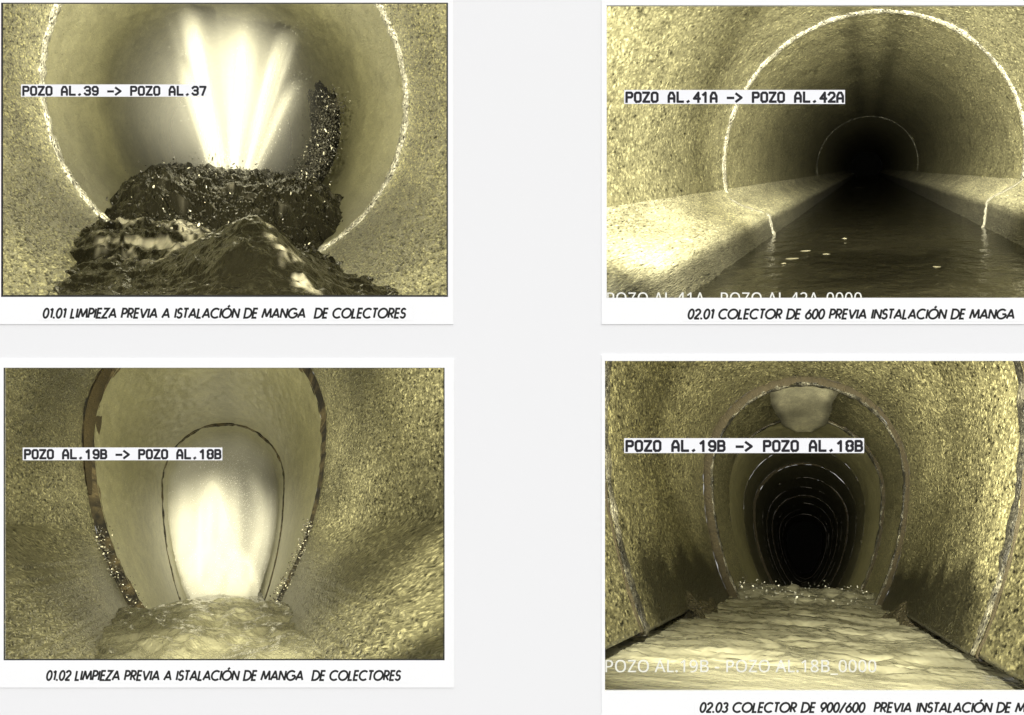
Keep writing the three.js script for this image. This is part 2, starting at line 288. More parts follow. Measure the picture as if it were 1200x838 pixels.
// a surface over (u, depth) given by a function returning [x, y, colour]
function surface(fr, t0, t1, nu, nt, f, o = {}) {
  const pos = new Float32Array((nu + 1) * (nt + 1) * 3), uv = new Float32Array((nu + 1) * (nt + 1) * 2), col = new Float32Array((nu + 1) * (nt + 1) * 3), p = new THREE.Vector3(); let k = 0;
  for (let j = 0; j <= nt; j++) {
    const t = t0 * (t1 / t0) ** (j / nt);
    for (let i = 0; i <= nu; i++, k++) {
      const [x, y, c, dt = 0] = f(i / nu, t); p.set(x * fr.K, y * fr.K, fr.z(t + dt)); fr.fit(p); p.toArray(pos, 3 * k);
      uv[2 * k] = (o.across ? i / nu * o.across : x) * (o.ku ?? 1.4) * fr.K; uv[2 * k + 1] = (t * (o.kv ?? 0.5) + y * (o.ky ?? 0)) * fr.K; col.set(c ?? [1, 1, 1], 3 * k);
    }
  }
  const ix = new Uint32Array(nu * nt * 6); let c = 0;
  for (let j = 0; j < nt; j++) for (let i = 0; i < nu; i++) { const a = j * (nu + 1) + i, b = a + nu + 1; ix.set([a, a + 1, b, a + 1, b + 1, b], c); c += 6; }
  return geo(pos, uv, col, ix);
}
const concrete = (name, tex, rgb, rough, bump) => { const m = phys({ color: lin(...rgb), roughness: rough, vertexColors: true, map: tex.map, bumpMap: tex.bump, bumpScale: bump }); m.name = name; return m; };
const grey3 = (v, w = 0) => [v, v * (1 - 0.04 * w), v * (1 - 0.2 * w)];
const ROUGH = concrete('rough_wet_concrete', roughTex, [0.63, 0.615, 0.4], 0.3, 0.0045), FINE = concrete('smooth_wet_concrete', fineTex, [0.7, 0.69, 0.45], 0.4, 0.0035);
const SANDY = concrete('sandy_wet_concrete', softTex, [0.67, 0.655, 0.44], 0.34, 0.004);
const MORTAR = concrete('pale_mortar', roughTex, [1.25, 1.22, 1.0], 0.6, 0.005), GAP = concrete('dark_joint', fineTex, [0.075, 0.06, 0.03], 0.8, 0.006), SILT = concrete('wet_silt', roughTex, [0.18, 0.16, 0.1], 0.45, 0.014);
const ledgeM = concrete('pale_silt', softTex, [1.2, 1.17, 0.86], 0.55, 0.005);
const water = (name, rgb, rough, bump) => { const m = phys({ color: lin(...rgb), roughness: rough, vertexColors: true, bumpMap: rippleTex.bump, bumpScale: bump, ior: 1.33, specularIntensity: 1 }); m.name = name; return m; };
const END = std({ color: lin(0.002, 0.002, 0.002), roughness: 1 }); END.name = 'darkness';
function pipeThing(fr, label, category = 'pipe') { const g = new THREE.Group(); fr.place(g); put(g, 'sewer_pipe'); return tag(g, label, category, 'pipes behind the four windows'); }
const part = (g, geometry, m, name) => put(new THREE.Mesh(geometry, m), name, g);
function placed(fr, geometry, m, name, label, category, group, kind) { const o = new THREE.Mesh(geometry, m); fr.place(o); put(o, name); return tag(o, label, category, group, kind); }
function cap(fr, t, r) { const g = new THREE.CircleGeometry(r, 48); g.translate(0, 0, fr.z(t)); return g; }

// unseen lamps added behind the window edges, in place of the inspection headlight
const HOUSING = std({ color: lin(0.05, 0.05, 0.05), roughness: 0.5, metalness: 0.6 }), LENS = std({ color: 0xffffff, emissive: 0xfff0c0, emissiveIntensity: 3 }); HOUSING.name = 'lamp_housing'; LENS.name = 'lamp_lens';
function lamp(px, py, aims, where) {
  const g = new THREE.Group(); g.position.copy(world(px, py, D + 0.03));
  put(g, 'added_lamp'); tag(g, `small round added lamp behind the window edge ${where}`, 'lamp', 'lamps behind the window edges');
  const h = new THREE.CylinderGeometry(0.009, 0.011, 0.016, 24).rotateX(Math.PI / 2); h.translate(0, 0, 0.004); part(g, h, HOUSING, 'housing');
  const l = new THREE.SphereGeometry(0.0075, 24, 12, 0, 6.2832, 0, Math.PI / 2).rotateX(-Math.PI / 2); l.scale(1, 1, 0.5); l.translate(0, 0, -0.0042); part(g, l, LENS, 'lens');
  for (const [tx, ty, tt, power, deg, pen_] of aims) {
    const s = new THREE.SpotLight(0xfff8dc, power, 0, deg * Math.PI / 180, pen_, 2);
    s.position.copy(g.position).add(new THREE.Vector3(0, 0, -0.012)); s.target.position.copy(world(tx, ty, tt)); s.castShadow = true; s.shadow.radius = 0.5; scene.add(s, s.target);
  }
}
const dropGeo = new THREE.IcosahedronGeometry(1, 0), dropFine = new THREE.OctahedronGeometry(1, 0);
function scatter(fr, name, label, category, m, count, f, g = dropFine) {
  const o = new THREE.InstancedMesh(g, m, count), M = new THREE.Matrix4(), Q = new THREE.Quaternion(), E = new THREE.Euler(), P = new THREE.Vector3(), S = new THREE.Vector3(), C = new THREE.Color();
  for (let i = 0; i < count; i++) { const d = f(i); P.set(d.p[0] * fr.K, d.p[1] * fr.K, fr.z(d.p[2])); E.set(d.r?.[0] ?? 0, d.r?.[1] ?? 0, d.r?.[2] ?? 0); Q.setFromEuler(E); S.set(...d.s).multiplyScalar(fr.K); o.setMatrixAt(i, M.compose(P, Q, S)); if (d.c) o.setColorAt(i, C.setRGB(...d.c)); }
  fr.place(o); put(o, name); return tag(o, label, category, null, 'stuff');
}
const SPRAY = std({ color: lin(0.97, 0.96, 0.86), roughness: 1 }), FOAM = phys({ color: lin(1, 1, 1), roughness: 0.3, ior: 1.33 }); SPRAY.name = 'white_spray'; FOAM.name = 'foam';

// fine spray too small to see drop by drop: thin sheets, each as faint as its share of the drops
const VEIL = phys({ color: lin(0.92, 0.91, 0.8), roughness: 1, specularIntensity: 0, vertexColors: true, transparent: true, side: THREE.DoubleSide }); VEIL.name = 'fine_spray';
function veil(fr, nu, nv, f) {                                         // f(u, v) -> [x, y, t, alpha]
  const pos = [], col = [], ix = [];
  for (let j = 0; j <= nv; j++) for (let i = 0; i <= nu; i++) { const [x, y, t, a] = f(i / nu, j / nv); pos.push(x * fr.K, y * fr.K, fr.z(t)); col.push(1, 1, 1, clamp(a)); }
  for (let j = 0; j < nv; j++) for (let i = 0; i < nu; i++) { const a = j * (nu + 1) + i, b = a + nu + 1; ix.push(a, a + 1, b, a + 1, b + 1, b); }
  const g = new THREE.BufferGeometry(); g.setAttribute('position', new THREE.Float32BufferAttribute(pos, 3)); g.setAttribute('color', new THREE.Float32BufferAttribute(col, 4)); g.setIndex(ix); g.computeVertexNormals(); return g;
}

// ------------------------------------------------------------------ upper left: wide round pipe, jets of a cleaning nozzle and churning water
{
  const fr = pipeFrame(VIEW[0], [30, 30, 40, 14], 1.25), r = 0.4, oy = 0.138, T = 2.36, P = circle(r, 0, oy), big = circle(r * 1.06, 0, oy - 0.01);
  const g = pipeThing(fr, 'wide round concrete pipe with a pale joint ring and spray inside');
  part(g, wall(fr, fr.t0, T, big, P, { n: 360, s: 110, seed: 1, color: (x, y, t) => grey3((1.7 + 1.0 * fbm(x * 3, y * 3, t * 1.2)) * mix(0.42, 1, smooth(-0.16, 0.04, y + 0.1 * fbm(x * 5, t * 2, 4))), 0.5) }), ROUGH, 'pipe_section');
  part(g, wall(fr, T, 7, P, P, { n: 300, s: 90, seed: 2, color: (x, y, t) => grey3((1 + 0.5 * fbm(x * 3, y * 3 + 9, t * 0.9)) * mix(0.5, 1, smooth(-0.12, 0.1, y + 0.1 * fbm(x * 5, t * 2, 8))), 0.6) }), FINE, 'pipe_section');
  part(g, ringOf(fr, T, P, [[0.004, -0.03], [-0.004, -0.024], [-0.007, -0.008], [-0.006, 0.014], [-0.002, 0.03], [0.004, 0.036]], { wob: 0.8, freq: 40, seed: 4, color: (x, y, t, a) => grey3(0.9 + 0.5 * fbm(a * 20, 3)) }), MORTAR, 'joint_ring');
  part(g, cap(fr, 6.98, 0.9), END, 'far_end');
  // water
  const WM = water('dirty_turbulent_water', [0.006, 0.0056, 0.0036], 0.13, 0.009); WM.specularIntensity = 1;
  const H = (x, t) => {
    const jump = smooth(2.2, 3.0, t), chop = mix(0.25, 1, smooth(1.75, 2.3, t));
    let y = mix(-0.205, -0.05, jump) - 0.03 * smooth(3.15, 4.2, t);
    y += 0.105 * Math.exp(-(((x - 0.03) / 0.1) ** 2) - ((t - 1.66) / 0.36) ** 2);
    y += 0.062 * Math.exp(-(((x + 0.17) / 0.13) ** 4) - ((t - 2.0) / 0.26) ** 2) + 0.05 * Math.exp(-(((x + 0.2) / 0.1) ** 2) - ((t - 2.5) / 0.25) ** 2) - 0.03 * Math.exp(-(((x - 0.26) / 0.08) ** 2) - ((t - 2.3) / 0.4) ** 2);
    y -= 0.09 * smooth(0.2, 0.36, Math.abs(x + 0.01)) * jump;
    y += chop * (0.04 * fbm(x * 7, t * 5, 2, 3) + 0.03 * (0.5 - Math.abs(fbm(x * 9 + 5, t * 13, 7, 3)) * 2) + 0.022 * (0.4 - Math.abs(fbm(x * 26 + 2, t * 34, 9, 3)) * 2)) + 0.008 * (0.4 - Math.abs(fbm(x * 34, t * 9, 3, 3)) * 2) * smooth(1.1, 1.5, t) + 0.008 * fbm(x * 14, t * 6, 5, 3);
    return y;
  };
  const foamAt = (x, t) => {
    const left = Math.exp(-(((x + 0.13 + 0.05 * (t - 1.9)) / 0.11) ** 4) - ((t - 1.95) / 0.22) ** 4), streak = Math.exp(-(((x - 0.05 - (1.75 - t) * 0.12) / 0.022) ** 2)) * smooth(1.25, 1.4, t) * (1 - smooth(1.75, 1.95, t)), crest = 0.18 * smooth(2.3, 2.6, t) * (1 - smooth(3.0, 3.4, t));
    return clamp((left * 1.2 + streak * 1.0 + crest) * (1.15 - 4.2 * Math.abs(fbm(x * 15, t * 10, 4, 4)) + 0.7 * fbm(x * 60, t * 36, 9, 2)), 0, 1);
  };
  const half = (y) => Math.sqrt(Math.max(0.01, r * r - (y - oy) ** 2)) + 0.01;
  placed(fr, surface(fr, fr.t0 + 0.02, 5, 440, 460, (u, t) => { const w = half(-0.06), x = mix(-w, w, u), y = H(x, t), k = smooth(0.1, 0.7, foamAt(x, t)) * clamp(0.55 + 0.9 * noise(x * 110, t * 50) + 0.5 * noise(x * 40, t * 24)); return [x, y, [mix(1, 62, k), mix(1, 63, k), mix(1, 76, k)]]; }, { ku: 2, kv: 0.9 }), WM, 'water', 'dark churning water on the floor of the wide round pipe', null, null, 'structure');
  // jets
  const jets = [[-11, -46, 14, 10, 27, 0.85], [-17, -56, 70, 12, 22, 0.5], [3, 13, 26, 9, 24, 0.75], [13, 63, 26, 8, 19, 0.7], [21, 76, 84, 9, 20, 0.3], [0, 8, 2, 24, 54, 0.27], [-4, 2, 12, 24, 70, 0.1]], most = 1.3;   // from x, to x, top, half widths, share
  const e = 3.15 / F, sheets = [];
  jets.forEach(([x0, x1, top, w0, w1, dense], n) => { for (const turn of dense < 0.2 ? [0.2] : [0, 1.05, 2.1]) sheets.push(veil(fr, 40, 44, (u, v) => {
    const q = (2 * u - 1) * 2.2, w = mix(w0, w1, v) * e * 0.92, y = mix(-22, 185 - top, v) * e, x = mix(x0, x1, v) * e + q * w * Math.cos(turn), lim = oy + Math.sqrt(Math.max(0, 0.385 ** 2 - x * x));
    return [x, Math.min(y, lim), 3.15 + 0.015 * n + q * w * Math.sin(turn), 0.66 * dense * Math.exp(-q * q * 1.7) * (1 - smooth(0.66, 1.0, v)) * (0.85 + 0.5 * noise(q * 2.4 + n * 7, v * 1.6, turn))];
  })); });
  placed(fr, mergeGeometries(sheets), VEIL, 'water_spray', 'white fan of spray jets rising to the crown of the wide round pipe', 'spray', null, 'stuff');
  const haze = (cx, cy, ct, sx, sy, al, sd) => veil(fr, 40, 40, (u, v) => { const a = (2 * u - 1) * 2.3, b = (2 * v - 1) * 2.3, n = fbm(a * 0.8 + sd, b * 0.8, sd, 3); return [cx + a * sx, cy + b * sy, ct + 0.08 * n, al * Math.exp(-a * a - b * b) * (1 + 0.7 * n)]; });
  placed(fr, mergeGeometries([...[0, 1, 2, 3].map((k) => haze(-0.03 - 0.015 * k, 0.17, 3.28 + 0.09 * k, 0.18, 0.19, 0.085, k)), ...[0, 1].map((k) => haze(0.02, 0.19, 3.2 + 0.08 * k, 0.12, 0.19, 0.09, k + 6))]), VEIL, 'water_spray', 'thin mist hanging round the spray jets in the wide round pipe', 'mist', null, 'stuff');
  scatter(fr, 'water_spray', 'single drops flying off the spray jets in the wide round pipe', 'drops', SPRAY, 700, () => {
    const j = jets[Math.floor(rnd() * 5)], u = rnd() ** 0.9, s = mix(0.0003, 0.0006, rnd());
    return { p: [(mix(j[0], j[1], u) + gauss() * 0.6 * mix(j[3], j[4], u)) * e, mix(-20, 185 - j[2], u) * e, 3.12 + gauss() * 0.09], s: [s, s * 2, s], r: [0, rnd() * 6, 0] };
  });
  // water thrown up the right-hand wall behind the jets
  part(g, surface(fr, 3.8, 5.2, 110, 90, (u, t) => { const a = mix(-0.95, 0.55, u), v = (t - 3.8) / 1.4, en = Math.max(0, Math.sin(Math.PI * u)) ** 0.6 * Math.max(0, Math.sin(Math.PI * v)) ** 0.6, th = en * (0.04 + 0.04 * fbm(a * 9, t * 5, 3, 4) + 0.03 * Math.abs(fbm(a * 24, t * 12, 6, 3))), R2 = r + 0.01 - th, k = clamp(2.2 * fbm(a * 20, t * 12, 5, 3) - 0.35); return [R2 * Math.cos(a), oy + R2 * Math.sin(a), [mix(1, 50, k), mix(1, 50, k), mix(1, 58, k)]]; }), WM, 'thrown_water');
  scatter(fr, 'water_splash', 'glinting splashes thrown up around the foot of the spray jets', 'splash', FOAM, 3600, () => {
    const side = rnd() < 0.6, t = side ? 2.9 + rnd() * 0.25 : mix(1.9, 3.1, rnd()), v = rnd();
    let x, y;
    if (side) { const a = mix(-0.75, 0.1, v ** 1.2); x = 0.3 * Math.cos(a * 1.0) + gauss() * 0.022 - 0.02; y = 0.16 + 0.33 * Math.sin(a) + gauss() * 0.02; }
    else { x = gauss() * 0.14 - 0.02; y = H(x, t) + Math.abs(gauss()) * 0.022 * smooth(1.7, 2.6, t) + 0.002; }
    const s = mix(0.0008, 0.003, rnd() ** 3), b = rnd() < 0.95 ? mix(0.01, 0.06, rnd()) : mix(0.2, 0.7, rnd());
    return { p: [x, y, t], s: [s * mix(0.8, 3, rnd()), s * 0.8, s], r: [rnd() * 6, rnd() * 6, rnd() * 6], c: [b, b * 0.96, b * 0.74] };
  }, dropGeo);
  lamp(262, -12, [[275, 110, 3.9, 3, 8, 1], [262, 120, 4.2, 82, 20, 1], [270, 170, 2.8, 7.5, 74, 1]], 'above the wide round pipe');
}

// ------------------------------------------------------------------ upper right: long dry pipe with side ledges and a dark stream
{
  const fr = pipeFrame(VIEW[1], [40, 30, 20, 14]), K = 1.3, r = 0.37 * K, ox = 0.005 * K, oy = 0.02 * K, P = circle(r, ox, oy), T1 = 2.66 * K, T2 = 7.93 * K;
  const g = pipeThing(fr, 'long dry round pipe with two pale joint rings and a dark centre');
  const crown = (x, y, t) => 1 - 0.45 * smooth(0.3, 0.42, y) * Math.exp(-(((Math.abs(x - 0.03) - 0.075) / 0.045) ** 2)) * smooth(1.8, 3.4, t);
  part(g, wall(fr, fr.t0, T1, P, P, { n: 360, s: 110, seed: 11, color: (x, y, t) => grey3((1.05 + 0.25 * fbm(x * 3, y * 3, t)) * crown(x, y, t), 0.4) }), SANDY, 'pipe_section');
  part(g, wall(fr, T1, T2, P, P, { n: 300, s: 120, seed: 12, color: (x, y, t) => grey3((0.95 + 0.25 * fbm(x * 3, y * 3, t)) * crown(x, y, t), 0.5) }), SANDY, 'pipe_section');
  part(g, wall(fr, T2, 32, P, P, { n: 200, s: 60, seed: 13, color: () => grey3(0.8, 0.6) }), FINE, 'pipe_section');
  part(g, cap(fr, 32, 0.8), END, 'far_end');
  const bead = [[0.004, -0.04], [-0.004, -0.03], [-0.0065, 0], [-0.005, 0.03], [0.004, 0.05]];
  part(g, ringOf(fr, T1, P, bead, { wob: 0.6, freq: 36, seed: 14, color: (x, y, t, a) => grey3(clamp(0.85 + 0.7 * fbm(a * 22, 3), 0.5, 1)) }), MORTAR, 'joint_ring');
  part(g, ringOf(fr, T2, P, bead.map(([a, b]) => [a, b * 1.6]), { wob: 0.8, seed: 15, color: (x, y, t, a) => grey3(clamp(0.6 + 0.5 * fbm(a * 16, 3), 0.25, 1)) }), MORTAR, 'joint_ring');
  // ledges: profile points from the wall down to the water, left then right
  const lumps = (x, y, t, s) => 0.005 * fbm(x * 18 + s, t * 6, y * 18, 4) + 0.002 * noise(x * 70, t * 24, s);
  const ledge = (pts, s) => surface(fr, fr.t0, 30, 46, 300, (u, t) => {
    const f = u * (pts.length - 1), i = Math.min(pts.length - 2, Math.floor(f)), k = f - i, x = mix(pts[i][0], pts[i + 1][0], k), y = mix(pts[i][1], pts[i + 1][1], k), n = lumps(x, y, t, s) * (0.15 + smooth(0.15, 0.5, u)), c = pts[i][2] + (pts[i + 1][2] - pts[i][2]) * k;
    return [K * x + n * Math.sign(-x) * 0.6, K * y + n, grey3(c * (0.95 + 0.3 * fbm(x * 9, t * 3, s)), 0.3)];
  }, { across: 0.3, ku: 2.4, kv: 0.34 });
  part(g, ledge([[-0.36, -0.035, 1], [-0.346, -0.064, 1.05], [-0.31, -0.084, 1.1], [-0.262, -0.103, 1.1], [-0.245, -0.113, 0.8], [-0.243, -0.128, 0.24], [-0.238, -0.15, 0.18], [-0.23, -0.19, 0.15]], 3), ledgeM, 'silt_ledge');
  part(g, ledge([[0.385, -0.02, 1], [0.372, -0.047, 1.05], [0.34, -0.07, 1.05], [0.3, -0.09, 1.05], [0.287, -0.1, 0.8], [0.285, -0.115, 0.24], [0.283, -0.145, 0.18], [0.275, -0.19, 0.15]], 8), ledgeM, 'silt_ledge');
  for (const pts of [[[-0.35, -0.06], [-0.31, -0.083], [-0.262, -0.102], [-0.2435, -0.113], [-0.2415, -0.128], [-0.2365, -0.15], [-0.228, -0.175]], [[0.376, -0.044], [0.34, -0.069], [0.3, -0.089], [0.286, -0.1], [0.284, -0.115], [0.282, -0.145], [0.275, -0.175]]]) {
    const cv = new THREE.CatmullRomCurve3(pts.map(([x, y]) => new THREE.Vector3(K * x, K * y, fr.z(T1 - 0.03)))), tg = new THREE.TubeGeometry(cv, 90, 0.0046, 7), tp = tg.attributes.position; for (let i = 0; i < tp.count; i++) { const x = tp.getX(i), y = tp.getY(i), z = tp.getZ(i), q = 0.006 * fbm(x * 90, y * 90, z * 30, 3); tp.setXYZ(i, x + q, y + q, z + 2 * q); } tg.computeVertexNormals(); tg.setAttribute('color', new THREE.BufferAttribute(new Float32Array(tg.attributes.position.count * 3).fill(0.6), 3)); part(g, tg, MORTAR, 'joint_ring');
  }
  const WM = water('dark_still_water', [0.014, 0.013, 0.008], 0.1, 0.004); WM.specularIntensity = 0.13;
  placed(fr, surface(fr, fr.t0 + 0.02, 30, 160, 360, (u, t) => { const x = K * mix(-0.25, 0.3, u); return [x, -0.163 * K + 0.0022 * fbm(x * 16, t * 9, 3, 3) + 0.0012 * fbm(x * 40, t * 26, 5, 2), [1, 1, 1]]; }, { ku: 1.2, kv: 0.7 }), WM, 'water', 'dark still stream between pale ledges in the long dry pipe', null, null, 'structure');
  // scraps that float on the stream
  const SCRAP = std({ color: lin(0.4, 0.38, 0.28), roughness: 0.6, side: THREE.DoubleSide }); SCRAP.name = 'pale_scrap';
  const scraps = [[929, 297, 17, 5, 'largest pale scrap, left of centre on the dark stream'], [944, 289, 14, 4, 'pale scrap just behind the largest one on the dark stream'], [968, 294, 9, 4, 'small pale scrap right of the largest one on the dark stream'], [990, 277, 7, 5, 'small round scrap in mid stream of the long dry pipe'], [1098, 316, 11, 4, 'pale scrap alone near the right bank of the dark stream'], [1007, 219, 13, 4, 'farthest scrap, at the dark centre of the long dry pipe'], [918, 302, 8, 3, 'thin scrap left of the largest one on the dark stream']];
  for (const [px, py, w, h, label] of scraps) {
    const t = 0.163 * K * F / (py - 197), c = fr.local(px, py, t), s = w * t / F / 2, n = 9, v = [0, 0.0016, 0], ix = [];
    for (let i = 0; i < n; i++) { const a = i / n * 6.283, k = mix(0.65, 1.1, rnd()); v.push(s * k * Math.cos(a), 0.0004 - 0.001 * rnd(), s * k * Math.sin(a) * 1.6); ix.push(0, 1 + (i + 1) % n, 1 + i); }
    const q = new THREE.BufferGeometry(); q.setAttribute('position', new THREE.Float32BufferAttribute(v, 3)); q.setIndex(ix); q.computeVertexNormals();
    const o = new THREE.Mesh(q, SCRAP); o.position.set(c.x, -0.1625 * K, c.z); fr.place(o); put(o, 'floating_scrap'); tag(o, label, 'scrap', 'scraps on the dark stream');
  }
  lamp(1060, -10, [[985, 215, 2.6, 9.5, 75, 1], [880, 220, 3, 15, 24, 1], [1030, 190, 5, 200, 17, 1]], 'above the long dry pipe');
}

// ------------------------------------------------------------------ lower left: egg-shaped pipe, stepped joints and glowing mist
{
  const fr = pipeFrame(VIEW[2], [30, 26, 40, 20], 1.5), R = 0.3, ox = -0.077, oy = 0.3, T1 = 2.65, T2 = 5.0, E1 = egg(R, ox, oy), E2 = egg(R * 0.968, ox + 0.006, oy - 0.004), E2f = egg(R * 0.968, ox + 0.006, oy - 0.004, 1.45), E3 = egg(R * 0.96, ox + 0.005, oy - 0.004, 1.45);
  const mouth = flared(E1, 0.46, -0.02, 0.02, (x) => (x < -0.1 ? -0.142 + 0.56 * (-0.1 - x) : x > 0.075 ? -0.142 + 0.46 * (x - 0.075) : -0.2));
  const g = pipeThing(fr, 'egg shaped concrete pipe with dark stepped joints and glowing mist inside');
  const mouthTone = (x, y, t) => grey3((0.95 + 0.8 * fbm(x * 4, y * 4, t * 1.4) + 0.3 * noise(x * 9, y * 9, t * 3)) * mix(0.3, 1, smooth(-0.15, 0.16, y + 0.16 * fbm(x * 6, t * 3, 9))), 0.6);  // random mottling, darker towards the bottom of the mouth section
  part(g, wall(fr, fr.t0, T1 - 0.05, mouth, E1, { n: 420, s: 120, seed: 21, color: mouthTone }), ROUGH, 'pipe_section');
  part(g, wall(fr, T1 + 0.05, T2 - 0.014, E2, E2f, { n: 300, s: 100, seed: 22, color: (x, y, t) => grey3((1.15 + 0.2 * fbm(x * 3, y * 3, t)) * (1 - 0.25 * Math.exp(-(((x - ox - 0.02) / 0.05) ** 2)) * smooth(0.5, 0.58, y)), 0.5) }), FINE, 'pipe_section');
  part(g, wall(fr, T2 + 0.014, 9, E3, E3, { n: 220, s: 60, seed: 23, color: () => grey3(1, 0.4) }), FINE, 'pipe_section');
  part(g, cap(fr, 9, 1), END, 'far_end');
  const ragged = (a, k, s) => k * (0.4 + 0.8 * Math.max(0, fbm(a * 7, s, 0, 4) + 0.2));
  const gapRing = (t, dt, A, B, seed_, crescent) => {                   // the recess between two sections, its lip ragged
    const s = wall(fr, t - dt - 0.01, t + dt + 0.012, A, B, { n: 420, s: 8, seed: seed_, amp: 0.01, fine: 0.01, color: (x, y, t, a) => grey3(Math.max(0.2, 1 + 2.6 * fbm(a * 16, t * 9, seed_) + 1.2 * noise(a * 70, t * 30)), 0.6), edge: (a, tt, u) => 1 + Math.sin(Math.PI * u) * (0.035 + 0.03 * fbm(a * 8, seed_)) - (u > 0.8 ? 1 : 0) * crescent(a) });
    return s;
  };
  part(g, gapRing(T1, 0.05, E1, E2, 24, (a) => 0.02 * Math.max(0, fbm(a * 6, 3)) ), GAP, 'joint_gap');
  part(g, gapRing(T2, 0.014, E2f, E3, 25, (a) => ragged(a, 0.012, 8)), GAP, 'joint_gap');
  // broad broken lip at the upper left of the first joint, and its mortar crumbs
  { const N = 70, v = [], ix = [], uvs = [], col = [];
    for (let i = 0; i <= N; i++) { const u = i / N, a = mix(2.05, 3.25, u), [x, y] = E1.at(a), k = (0.046 * Math.sin(Math.PI * u) ** 0.7) * (0.8 + 0.5 * fbm(u * 6, 4)); for (const [q, z] of [[1.004, -0.02], [1 - k * 1.1, 0.03], [1 - k * 1.3, 0.14]]) { v.push((ox + (x - ox) * q) * fr.K, (oy + (y - oy) * q) * fr.K, fr.z(T1 + z)); uvs.push(u, q); col.push(1.6, 1.5, 1.1); } }
    for (let i = 0; i < N; i++) for (let j = 0; j < 2; j++) { const a = i * 3 + j, b = a + 3; ix.push(a, b, a + 1, a + 1, b, b + 1); }
    part(g, geo(new Float32Array(v), new Float32Array(uvs), new Float32Array(col), new Uint32Array(ix)), GAP, 'broken_lip'); }
  const WM = water('pale_murky_water', [0.46, 0.45, 0.31], 0.14, 0.012);
  const H = (x, t) => -0.142 + 0.022 * Math.exp(-(((x + 0.1) / 0.12) ** 2)) * smooth(1.25, 1.9, t) + 0.012 * fbm(x * 12, t * 2.6, 1, 4) + 0.009 * (0.4 - Math.abs(fbm(x * 26, t * 9, 6, 3)) * 2) - 0.1 * smooth(2.3, 2.9, t) * 0.8 - 0.06 * smooth(3, 4, t);
  placed(fr, surface(fr, fr.t0 + 0.02, 6.5, 160, 260, (u, t) => { const x = mix(-0.32, 0.2, u); return [x, H(x, t), grey3((0.8 + 0.9 * fbm(x * 16, t * 7, 2)) * (0.35 + 0.75 * Math.exp(-(((x + 0.02) / 0.09) ** 2))), 0.2)]; }, { ku: 1.5, kv: 0.5 }), WM, 'water', 'pale murky stream running out of the glowing egg shaped pipe', null, null, 'structure');
  // mist of the cleaning nozzle, dense low down and thinning to the crown
  const share = (x, y) => { const q = x - ox, jet = Math.exp(-(((q + 0.045 + (y - 0.1) * 0.06) / 0.05) ** 2)) * (1 - smooth(0.26, 0.44, y)), right = Math.exp(-(((q - 0.2 + (y - 0.14) ** 2 * 0.9) / 0.04) ** 2)) * (1 - smooth(0.34, 0.5, y));
    const body = mix(0.97, 0.42, smooth(0.0, 0.4, y - 0.12 * smooth(0.1, -0.2, q))), wedge = smooth(0.04, 0.12, q - Math.max(0, -0.02 - y) * 0.55) * (1 - smooth(0.32, 0.55, y)); return clamp(body * (1 - 0.5 * wedge) + 0.5 * jet + 0.28 * right, 0.05, 0.985); };
  const LAYERS = 11, mist = [];
  for (let k = 0; k < LAYERS; k++) { const Ek = egg(R * 0.93, 0, 0, 1.45); mist.push(veil(fr, 70, 90, (u, v) => {
    const yy = mix(-2.4 * R, 0.99 * R, v), wide = Math.max(...[0].map(() => { let lo = 0; for (let a = -90; a <= 90; a += 3) { const [ex, ey] = Ek.at(a * Math.PI / 180); if (Math.abs(ey - yy) < 0.03) lo = Math.max(lo, ex); } return lo; })), x = ox + (2 * u - 1) * Math.max(0.02, wide), y = oy + yy * 0.93, n = fbm(x * 5 + k, y * 3, k * 0.9, 3);
    return [x, y, 5.3 + k * 0.13 + 0.12 * n, (1 - (1 - share(x, y)) ** (1 / LAYERS)) * (1 + 0.7 * n) ];
  })); }
  placed(fr, mergeGeometries(mist), VEIL, 'water_spray', 'glowing white mist filling the inner egg shaped pipe', 'mist', null, 'stuff');
  scatter(fr, 'water_spray', 'single drops in the glowing mist of the egg shaped pipe', 'drops', SPRAY, 5000, () => {
    const x = ox + clamp(gauss() * 0.12, -0.27, 0.27), y = mix(-0.25, 0.5, rnd() ** 1.6), s = mix(0.0008, 0.0016, rnd()); return { p: [x, y, 5.25 + rnd() * 1.2], s: [s, s * 1.4, s], r: [0, rnd() * 6, 0] };
  });
  scatter(fr, 'debris', 'dark crumbs and pale grit along the lower joint of the egg shaped pipe', 'grit', FOAM, 1500, () => {
    const side = rnd() < 0.5 ? 1 : -1, a = side > 0 ? mix(-0.35, -1.15, rnd()) : Math.PI + mix(0.35, 1.15, rnd()), [x, y] = E1.at(a), q = 1.0 - rnd() ** 2 * 0.05, s = mix(0.0006, 0.002, rnd() ** 2), b = rnd() < 0.86 ? mix(0.02, 0.12, rnd()) : mix(0.3, 0.75, rnd());
    return { p: [ox + (x - ox) * q, oy + (y - oy) * q, T1 - 0.12 + rnd() * 0.3], s: [s, s * mix(0.6, 1.4, rnd()), s * 2], r: [rnd() * 6, rnd() * 6, rnd() * 6], c: [b, b * 0.95, b * 0.7] };
  }, dropGeo);
  lamp(262, 420, [[262, 640, 9, 330, 5, 0.9], [265, 600, 7, 100, 16, 1], [275, 630, 3.6, 14, 75, 1]], 'above the glowing egg shaped pipe');
}

